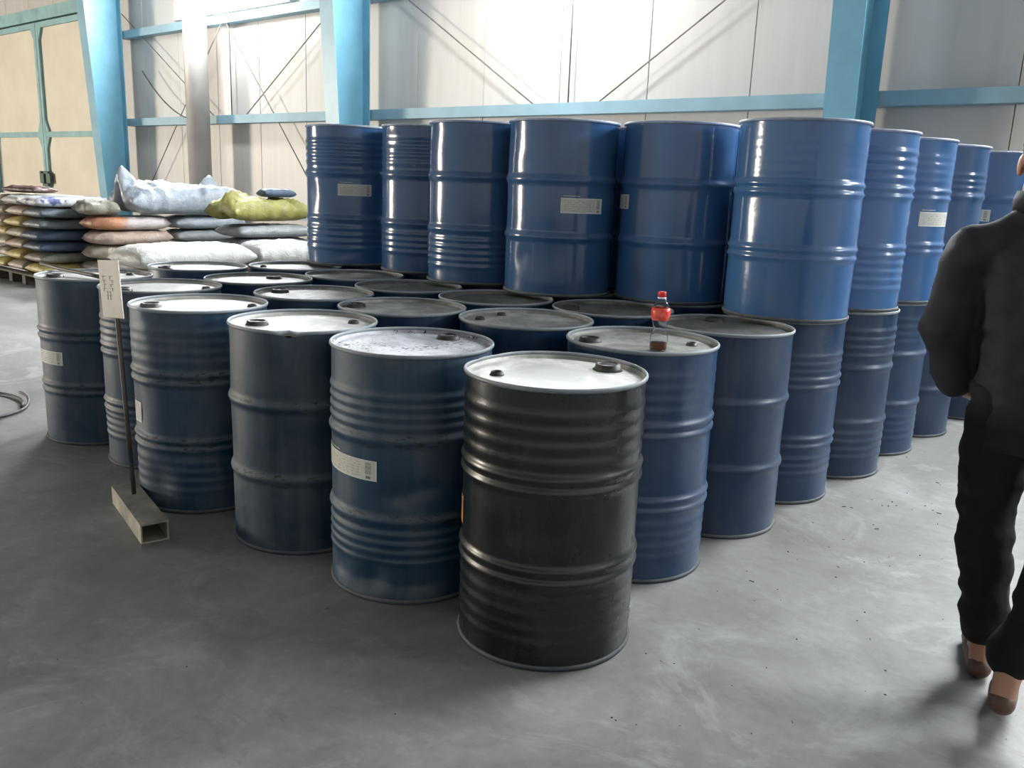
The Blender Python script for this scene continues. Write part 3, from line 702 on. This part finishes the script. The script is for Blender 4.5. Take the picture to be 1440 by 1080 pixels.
def sack(loc, L, Wd, T, mat, label, group, seed, rz=0.0, neck=0.0, ears=(), wr=0.012, flat=0.6, nx=30, ny=16, lumps=0.0, soft=0.7, cap=None, name='sack'):
    """stuffed sack lying along local x; loc is the middle of its underside"""
    def P(u, v, side):
        au, av = abs(u), abs(v)
        pr = (max(0, 1 - au ** 6) ** 0.5) * (max(0, 1 - av ** 5) ** 0.5)
        hx = L / 2 * (1 - 0.05 * av ** 4 + 0.045 * (au * av) ** 6); hy = Wd / 2 * (1 - 0.06 * (1 - au ** 2) * 0 + 0.03 * (au * av) ** 6)
        if neck:
            t = min(1, max(0, (au - 0.62) / 0.38)); hy *= 1 - neck * t * t * (3 - 2 * t)
        x_, y_ = u * hx, v * hy
        q = Vector((x_ * 7 + seed * 3.1, y_ * 7, side * 2.0 + seed))
        nz = noise.noise(q) + 0.5 * noise.noise(q * 2.3)
        fold = noise.noise(Vector((x_ * 3 + seed, y_ * 16, seed))) * 0.6
        z_ = T * 0.5 + side * T * 0.5 * pr * (1.0 if side > 0 else flat + (1 - flat) * pr)
        z_ = T * (0.42) + (side * T * (0.58 if side > 0 else 0.42)) * pr
        edge = 0.25 + 0.75 * pr
        cr = 1 - abs(noise.noise(Vector((x_ * 4.5 + seed * 1.7, y_ * 10 + x_ * 5, seed * 0.7)))) * 2.2
        cr2 = 1 - abs(noise.noise(Vector((x_ * 9 - y_ * 7, y_ * 12, seed * 1.9)))) * 2.2
        nz = nz * soft + 0.9 * max(0, cr) + 0.5 * max(0, cr2) - 0.5
        if side > 0: z_ += (nz * wr + fold * wr * 0.8) * edge + lumps * max(0, noise.noise(q * 0.6)) * pr
        else: z_ = max(z_, 0.0)
        y_ += noise.noise(Vector((x_ * 9, seed * 2.0, v))) * wr * 0.9; x_ += noise.noise(Vector((y_ * 9, seed * 5.0, u))) * wr * 0.9
        if cap is not None and z_ > cap - 0.012: z_ = cap - 0.012 * math.exp(-(z_ - cap + 0.012) / 0.012)   # pressed flat by the sack above
        for (eu, ev, up, wid) in ears:
            d = ((u - eu) ** 2 + ((v - ev) * 0.8) ** 2) / (wid * wid); z_ += up * math.exp(-d)
        return (x_, y_, z_)
    us = [math.sin(-PI / 2 + PI * i / nx) * 0.5 + (-1 + 2 * i / nx) * 0.5 for i in range(nx + 1)]
    vs = [math.sin(-PI / 2 + PI * i / ny) * 0.5 + (-1 + 2 * i / ny) * 0.5 for i in range(ny + 1)]
    V, F, idx = [], [], {}
    for side in (1, -1):
        for i, u in enumerate(us):
            for j, v in enumerate(vs):
                bd = i in (0, nx) or j in (0, ny)
                if side == -1 and bd: idx[(side, i, j)] = idx[(1, i, j)]; continue
                idx[(side, i, j)] = len(V); V.append(P(u, v, side))
        for i in range(nx):
            for j in range(ny):
                q = (idx[(side, i, j)], idx[(side, i + 1, j)], idx[(side, i + 1, j + 1)], idx[(side, i, j + 1)])
                F.append(q if side > 0 else q[::-1])
    o = mesh_obj(name, V, F, S[mat], None, True, loc, (0, 0, rz))
    tag(o, label, 'sack', group); return o

S['maroon'] = sack_mat('sack_maroon', (0.06, 0.03, 0.028, 1), (0.12, 0.06, 0.05, 1))
rnd = random.Random(11)
HALF = PI / 2
# pile A on a pallet (long side of each sack points to the wall)
pl = empty('pallet', (-11.85, 4.92, 0)); tag(pl, 'dark wooden pallet under the leftmost pile of sacks', 'pallet')
wood = simple('dark_wood', (0.10, 0.085, 0.065, 1), 0.8, 0, 0.25, 9, 0.3)
for yy in (-0.5, -0.25, 0.0, 0.25, 0.5): MB().box((0, yy, 0.128), (1.7, 0.12, 0.024), None, 0.003).build('deck_board', wood, pl)
for xx in (-0.80, -0.40, 0.0, 0.40, 0.80):
    for yy in (-0.5, 0, 0.5): MB().box((xx, yy, 0.06), (0.10, 0.12, 0.112), None, 0.003).build('block', wood, pl)
GA = 'sacks piled on the pallet'
colsA = {0: ['yellow', 'drab', 'navy', 'navy', 'slate', 'slate', 'print'], 1: ['cream', 'yellow', 'pink', 'cream', 'yellow', 'pink', 'white'], 2: ['yellow', 'cream', 'cream', 'yellow', 'pink', 'cream', 'cream']}
ordn = ['lowest', 'second', 'third', 'fourth', 'fifth', 'sixth', 'topmost']
for ci, xx in enumerate((-11.29, -11.83, -12.37)):
    for k in range(7):
        z = 0.141 + k * 0.136
        cname = {'yellow': 'yellowish', 'drab': 'drab', 'navy': 'dark navy', 'slate': 'slate grey', 'print': 'blue-printed white', 'cream': 'cream', 'pink': 'pinkish', 'white': 'white'}[colsA[ci][k]]
        sack((xx + rnd.uniform(-.012, .012), 4.90 + rnd.uniform(-.03, .03), z), 0.98, 0.51, 0.128, colsA[ci][k],
             '%s sack, %s from the pallet in the %s column of the left pile' % (cname, ordn[k], ['right', 'middle', 'left'][ci]), GA, 3 + ci * 9 + k, HALF + rnd.uniform(-.02, .02), wr=0.012, nx=30, ny=18, cap=0.135)
sack((-11.95, 4.72, 1.105), 0.6, 0.36, 0.08, 'maroon', 'flat dark red-brown sack lying on top of the left pile', GA, 71, 0.3, wr=0.015)
# pile B, two sacks end to end in each layer
GB = 'sacks of the middle pile'
matB = [['cream', 'grey'], ['drab', 'slate'], ['cream', 'slate'], ['pink', 'grey'], ['orange', 'silver']]
for k in range(5):
    z = 0.0 + k * 0.178
    for j, yy in enumerate((5.36, 6.42)):
        c = matB[k][j]
        cname = {'drab': 'drab', 'grey': 'grey', 'cream': 'cream', 'slate': 'dark slate', 'pink': 'pinkish', 'orange': 'orange and white', 'silver': 'silvery'}[c]
        sack((-10.72 + rnd.uniform(-.03, .03), yy + rnd.uniform(-.02, .02), z), 1.06, 0.56, 0.166, c,
             '%s sack, %s layer up at the %s end of the middle pile' % (cname, ['lowest', 'second', 'third', 'fourth', 'top'][k], ['left', 'right'][j]), GB, 40 + k * 2 + j, HALF + rnd.uniform(-.05, .05), neck=0.45 if j == 0 and k > 1 else 0.2, wr=0.016, cap=0.177)
sack((-10.68, 6.08, 0.892), 1.72, 0.66, 0.36, 'silver', 'large silver-grey bulk sack with pointed corners on the middle pile', GB, 63, HALF + 0.03, ears=((-0.95, 0.0, 0.30, 0.15), (-0.5, 0.0, 0.06, 0.4), (0.62, 0.6, 0.20, 0.13)), wr=0.045, nx=64, ny=32, soft=0.15)
sack((-10.72, 4.98, 0.892), 0.42, 0.54, 0.16, 'drab', 'small drab sack slumped beside the big silver one', GB, 64, HALF - 0.15, wr=0.03, soft=0.3)
# pile C
GC = 'sacks of the right pile'
for k, c in enumerate(['drab', 'slate', 'slate', 'grey', 'grey']):
    sack((-9.55 + rnd.uniform(-.03, .03), 6.58 + rnd.uniform(-.03, .03), k * 0.168), 1.12, 0.62, 0.156, c, '%s sack, %s layer of the pile under the olive sack' % ({'drab': 'drab', 'slate': 'slate', 'grey': 'grey'}[c], ['lowest', 'second', 'third', 'fourth', 'top'][k]), GC, 80 + k, HALF + rnd.uniform(-.04, .04), wr=0.018, cap=0.167)
sack((-9.55, 6.50, 0.875), 1.22, 0.62, 0.25, 'olive', 'olive yellow sack crumpled on top of the right pile', GC, 90, HALF + 0.05, ears=((-0.75, -0.2, 0.12, 0.22), (-0.4, 0.3, 0.08, 0.2)), wr=0.05, nx=52, ny=28, soft=0.3)
sack((-9.50, 6.72, 1.17), 0.52, 0.18, 0.10, 'navy', 'rolled navy cloth sack on top of the olive one', GC, 91, HALF + 0.1, wr=0.015, nx=26, ny=12)
# white sacks nearer the drums
GW = 'white sacks behind the drums'
for k in range(3):
    sack((-8.55, 4.90, k * 0.15), 1.24, 0.60, 0.140, 'cream', 'cream sack, %s under the left bright white sack' % ['lowest', 'middle', 'top'][k], GW, 100 + k, HALF, wr=0.015, cap=0.149)
    sack((-8.45, 6.02, k * 0.15), 0.85, 0.58, 0.140, 'cream', 'cream sack, %s under the right off-white sack' % ['lowest', 'middle', 'top'][k], GW, 110 + k, HALF, wr=0.015, cap=0.149)
sack((-8.55, 4.88, 0.452), 1.38, 0.66, 0.245, 'white', 'bright white stuffed sack behind the left drums', GW, 120, HALF + 0.02, wr=0.014, nx=40, ny=20)
sack((-8.45, 6.0, 0.452), 0.86, 0.58, 0.25, 'white', 'off-white stuffed sack beside the leftmost upper drum', GW, 121, HALF - 0.03, wr=0.02, nx=36, ny=18)

# ------------------------------------------------------------------ person walking away
def union(name, parts, voxel, mat, parent, fold=0.0, freq=9.0, smooth_it=2, post=None):
    """parts: chains of (point, rx, ry) joined into one skin by a voxel remesh"""
    bm = bmesh.new()
    def ball(c, r, sx=1, sy=1, sz=1, rot=None):
        g = bmesh.ops.create_icosphere(bm, subdivisions=3, radius=1.0); m = Matrix.Diagonal((r * sx, r * sy, r * sz, 1))
        if rot: m = rot.to_4x4() @ m
        bmesh.ops.transform(bm, matrix=Matrix.Translation(c) @ m, verts=g['verts'])
    for ch in parts:
        if ch[0] == 'ball': ball(Vector(ch[1]), 1, *ch[2]); continue
        for (p, ra, ea), (q, rb, eb) in zip(ch, ch[1:]):
            p, q = Vector(p), Vector(q); n = max(2, int((q - p).length / (min(ra, rb) * 0.35)) + 1)
            for i in range(n + 1):
                t = i / n; r = ra + (rb - ra) * t; e_ = ea + (eb - ea) * t; c = p.lerp(q, t)
                g = bmesh.ops.create_icosphere(bm, subdivisions=2, radius=r)
                bmesh.ops.transform(bm, matrix=Matrix.Translation(c) @ Matrix.Diagonal((1, e_, 1, 1)), verts=g['verts'])
    me = bpy.data.meshes.new(name + '_src'); bm.to_mesh(me); bm.free()
    o = bpy.data.objects.new(name + '_src', me); C.objects.link(o)
    m = o.modifiers.new('r', 'REMESH'); m.mode = 'VOXEL'; m.voxel_size = voxel
    s_ = o.modifiers.new('s', 'SMOOTH'); s_.factor = 0.5; s_.iterations = smooth_it
    dg = bpy.context.evaluated_depsgraph_get(); dg.update()
    m2 = bpy.data.meshes.new_from_object(o.evaluated_get(dg)); bpy.data.objects.remove(o)
    nv = len(m2.vertices); co = np.empty(nv * 3); m2.vertices.foreach_get('co', co); co = co.reshape(-1, 3)
    nr = np.empty(nv * 3); m2.vertices.foreach_get('normal', nr); nr = nr.reshape(-1, 3)
    if fold:
        amp = np.array([noise.noise(Vector((p[0] * freq * 0.8, p[1] * freq * 0.8, p[2] * freq * 1.7))) + 0.5 * noise.noise(Vector((p[0] * freq * 2, p[1] * freq * 2, p[2] * freq * 3.4 + 7))) for p in co])
        co = co + nr * (amp * fold)[:, None]
    if post: co = post(co)
    m2.vertices.foreach_set('co', co.reshape(-1)); m2.update()
    m2.polygons.foreach_set('use_smooth', [True] * len(m2.polygons)); m2.materials.clear(); m2.materials.append(mat)
    m2.name = name
    ob = bpy.data.objects.new(name, m2); C.objects.link(ob); ob.parent = parent
    return ob

def person():
    base = FWD * 2.45 + RGT * 1.485
    e = empty('person', (base.x, base.y, 0), YAW - math.radians(29))
    tag(e, 'person in dark jacket and black trousers walking away at the right edge', 'person')
    skin = simple('skin', (0.40, 0.22, 0.15, 1), 0.5, 0, 0.05, 12)
    dark = simple('jacket_cloth', (0.012, 0.014, 0.020, 1), 0.75, 0, 0.15, 9, 0.3, 0.3)
    trou = simple('trouser_cloth', (0.007, 0.008, 0.010, 1), 0.8, 0, 0.15, 9, 0.3, 0.3)
    hair_m = simple('hair', (0.012, 0.010, 0.009, 1), 0.6, 0, 0.2, 60, 0.6)
    shoe_m = simple('brown_shoe', (0.10, 0.05, 0.035, 1), 0.5, 0, 0.2, 14)
    LA, LK, LH = (0.012, 0.0, 0.10), (-0.035, 0.05, 0.48), (-0.045, 0.0, 0.87)
    RA_, RK, RH = (0.075, -0.30, 0.135), (0.180, -0.08, 0.50), (0.140, 0.0, 0.87)
    LS, LE, LW = (-0.180, 0.0, 1.295), (-0.220, -0.015, 1.07), (-0.175, 0.05, 0.895)
    RS_, RE, RW = (0.19, 0.02, 1.295), (0.235, 0.0, 1.06), (0.25, 0.10, 0.83)
    HC = (-0.016, 0.045, 1.55)
    def hand(w_, d, side, thumb_in):
        w_ = Vector(w_); d = Vector(d).normalized(); f = Vector((0, 1, 0)); f = (f - d * f.dot(d)).normalized(); s = d.cross(f) * side
        ch = [[(w_, 0.026, 0.8), (w_ + d * 0.045, 0.030, 0.9), (w_ + d * 0.085, 0.026, 0.9)]]
        ch.append([(w_ + d * 0.05 + f * 0.022, 0.016, 1), (w_ + d * 0.088 + f * 0.026, 0.015, 1)]); ch.append([(w_ + d * 0.05 - f * 0.022, 0.016, 1), (w_ + d * 0.086 - f * 0.026, 0.014, 1)])
        for k, (off, ln) in enumerate(((0.030, 0.068), (0.010, 0.078), (-0.010, 0.072), (-0.029, 0.056))):
            a = w_ + d * 0.088 + f * off; b = a + d * ln * 0.5 + s * 0.006; c = b + d * ln * 0.28 + s * 0.014; q = c + d * ln * 0.16 + s * 0.014
            ch.append([(a, 0.0092, 1), (b, 0.0084, 1), (c, 0.0076, 1), (q, 0.0068, 1)])
        a = w_ + d * 0.028 + f * 0.026; b = a + d * 0.030 + f * 0.024 + s * 0.01; c = b + d * 0.028 + f * 0.006 + s * 0.008
        ch.append([(a, 0.012, 1), (b, 0.0105, 1), (c, 0.0085, 1)])
        return ch
    def foot(a, toe, heel):
        a, toe, heel = Vector(a), Vector(toe), Vector(heel)
        return [[(a + Vector((0, 0, 0.02)), 0.036, 1), (a, 0.036, 1), (a.lerp(heel, 0.7), 0.034, 1), (heel, 0.032, 1)], [(heel, 0.032, 1), (heel.lerp(toe, 0.5) + Vector((0, 0, 0.012)), 0.034, 1), (toe, 0.030, 1)], [(a, 0.034, 1), (heel.lerp(toe, 0.55) + Vector((0, 0, 0.015)), 0.032, 1), (toe, 0.028, 1)]]
    lt, lh = (-0.005, 0.165, 0.030), (0.018, -0.045, 0.036)
    rt, rh = (0.085, -0.13, 0.030), (0.072, -0.315, 0.085)
    P_ = []
    P_ += [[(LH, 0.070, 1), (LK, 0.044, 1), ((-0.018, 0.02, 0.34), 0.044, 1), (LA, 0.034, 1)], [(RH, 0.070, 1), (RK, 0.044, 1), ((0.135, -0.19, 0.34), 0.044, 1), (RA_, 0.034, 1)]]
    P_ += [[((0.045, 0, 0.90), 0.13, 0.85), ((0.03, 0.0, 1.08), 0.12, 0.85), ((0.0, 0.01, 1.25), 0.14, 0.8), ((0.0, 0.01, 1.34), 0.09, 0.9)], [(LS, 0.055, 1), (RS_, 0.055, 1)]]
    P_ += [[((-0.015, 0.01, 1.34), 0.055, 1), ((-0.032, 0.025, 1.48), 0.052, 1)]]
    P_ += [[(LS, 0.05, 1), (LE, 0.038, 1), (LW, 0.026, 1)], [(RS_, 0.05, 1), (RE, 0.038, 1), (RW, 0.026, 1)]]
    P_ += hand(LW, (0.80, 0.35, -0.45), 1, 1); P_ += hand(RW, (0.02, 0.15, -1), -1, 1)
    P_ += foot(LA, lt, lh) + foot(RA_, rt, rh)
    # head: skull, jaw, nose, brows, lips, ears
    hx, hy, hz = HC
    P_ += [('ball', (hx, hy - 0.005, hz + 0.03), (0.074, 0.092, 0.088)), ('ball', (hx, hy + 0.02, hz - 0.035), (0.062, 0.070, 0.075)), ('ball', (hx, hy + 0.055, hz - 0.085), (0.034, 0.030, 0.024)),
           ('ball', (hx, hy + 0.094, hz - 0.02), (0.013, 0.018, 0.016)), ('ball', (hx, hy + 0.087, hz + 0.002), (0.009, 0.012, 0.026)), ('ball', (hx, hy + 0.082, hz - 0.056), (0.024, 0.010, 0.008)),
           ('ball', (hx - 0.03, hy + 0.078, hz + 0.028), (0.022, 0.012, 0.008)), ('ball', (hx + 0.03, hy + 0.078, hz + 0.028), (0.022, 0.012, 0.008)),
           ('ball', (hx - 0.078, hy - 0.005, hz - 0.012), (0.010, 0.020, 0.032)), ('ball', (hx + 0.078, hy - 0.005, hz - 0.012), (0.010, 0.020, 0.032))]
    union('body', P_, 0.006, skin, e, smooth_it=2)
    hb = [('ball', (hx, hy - 0.012, hz + 0.042), (0.081, 0.094, 0.090)), ('ball', (hx, hy - 0.045, hz - 0.005), (0.070, 0.055, 0.070))]
    union('hair', hb, 0.008, hair_m, e, fold=0.003, freq=60)
    eye_w = simple('eye_white', (0.75, 0.75, 0.72, 1), 0.2)
    for s in (-1, 1):
        eb = MB().lathe([(0, -0.012), (0.008, -0.009), (0.012, 0), (0.008, 0.009), (0, 0.012)], 16).build('eye', eye_w, e, True, (hx + s * 0.030, hy + 0.074, hz + 0.012))
        MB().lathe([(0, 0.0), (0.005, 0.0), (0.004, 0.002), (0, 0.0025)], 12).build('iris', hair_m, eb, True, (0, 0.0105, 0), (-HALF, 0, 0))
    # trousers
    T_ = [[((0.045, 0, 0.97), 0.135, 0.8), ((0.045, 0.0, 0.86), 0.145, 0.85)],
          [((-0.036, 0.0, 0.86), 0.102, 1), ((-0.034, 0.03, 0.66), 0.096, 1), ((-0.030, 0.05, 0.50), 0.090, 1), ((-0.012, 0.02, 0.33), 0.078, 1), ((0.012, 0.0, 0.155), 0.066, 1)],
          [((0.140, 0.0, 0.86), 0.102, 1), ((0.170, -0.05, 0.66), 0.094, 1), ((0.180, -0.08, 0.50), 0.088, 1), ((0.135, -0.19, 0.34), 0.078, 1), ((0.088, -0.265, 0.21), 0.068, 1)]]
    union('trousers', T_, 0.012, trou, e, fold=0.017, freq=8, smooth_it=3)
    # jacket with sleeves and collar
    J_ = [[((0.055, 0, 0.775), 0.172, 0.78), ((0.045, 0.0, 0.92), 0.170, 0.78), ((0.025, 0.0, 1.08), 0.168, 0.78), ((0.005, 0.0, 1.22), 0.166, 0.76), ((0.0, 0.005, 1.30), 0.130, 0.80)],
          [((-0.165, 0, 1.285), 0.080, 1), ((0, 0.01, 1.375), 0.080, 1), ((0.175, 0.01, 1.285), 0.080, 1)],
          [(LS, 0.078, 1), (LE, 0.074, 1), (LW, 0.056, 1)], [(RS_, 0.078, 1), (RE, 0.068, 1), ((0.248, 0.085, 0.875), 0.054, 1)],
          [((-0.015, 0.012, 1.38), 0.074, 1), ((-0.025, 0.02, 1.43), 0.066, 1)]]
    def hem(co):
        co = co.copy(); lo = co[:, 2] < 0.735; co[lo, 2] = 0.735 - (0.735 - co[lo, 2]) * 0.08
        hi = (co[:, 2] > 1.475) & (np.abs(co[:, 0]) < 0.1); co[hi, 2] = 1.475
        return co
    jk = union('jacket', J_, 0.012, dark, e, fold=0.011, freq=8, smooth_it=3, post=hem)
    cl = MB(); pr = [(0.070, 1.405), (0.074, 1.44), (0.066, 1.468), (0.060, 1.468), (0.064, 1.44), (0.060, 1.405)]
    v, f = lathe(pr, 28, True); mesh_obj('collar', [(x_ - 0.027, y_ * 1.05 + 0.02, z_) for x_, y_, z_ in v], f, dark, jk)
    # slip-on shoes
    def shoe(a, toe, heel):
        toe, heel = Vector(toe), Vector(heel); mid = heel.lerp(toe, 0.5)
        return [[(heel + Vector((0, -0.005, -0.002)), 0.037, 1), (mid, 0.040, 1), (toe, 0.037, 1)], [(mid.lerp(toe, 0.2) + Vector((0, 0, 0.014)), 0.040, 1), (toe + Vector((0, 0, 0.004)), 0.038, 1)]]
    def flat(co): co = co.copy(); co[:, 2] = np.maximum(co[:, 2], 0.001); return co
    union('shoe', shoe(LA, lt, (0.016, -0.04, 0.036)), 0.007, shoe_m, e, post=flat)
    union('shoe', shoe(RA_, rt, (rh[0], rh[1], rh[2])), 0.007, shoe_m, e, post=flat)
person()

# ------------------------------------------------------------------ litter on the floor
mb = MB(); rnd = random.Random(5)
for i in range(120):
    if i < 95: y_ = rnd.uniform(1.7, 5.4); x_ = -1.25 + abs(rnd.gauss(0, 0.5))
    else: x_, y_ = rnd.uniform(-7.0, -1.2), rnd.uniform(0.6, 1.9)
    if any((x_ - c[0]) ** 2 + (y_ - c[1]) ** 2 < 0.1 for c in LOW.values()): continue
    s_ = rnd.uniform(0.0018, 0.0055); l_ = s_ * rnd.choice((1, 1.5, 4)); mb.box((x_, y_, s_ * 0.22), (l_, s_ * 0.8, s_ * 0.45), Matrix.Rotation(rnd.uniform(0, 6.3), 3, 'Z'))
tag(mb.build('floor_litter', simple('litter', (0.06, 0.055, 0.05, 1), 0.9, 0, 0.3)), 'tiny dark crumbs and twigs scattered over the concrete', 'litter', None, 'stuff')
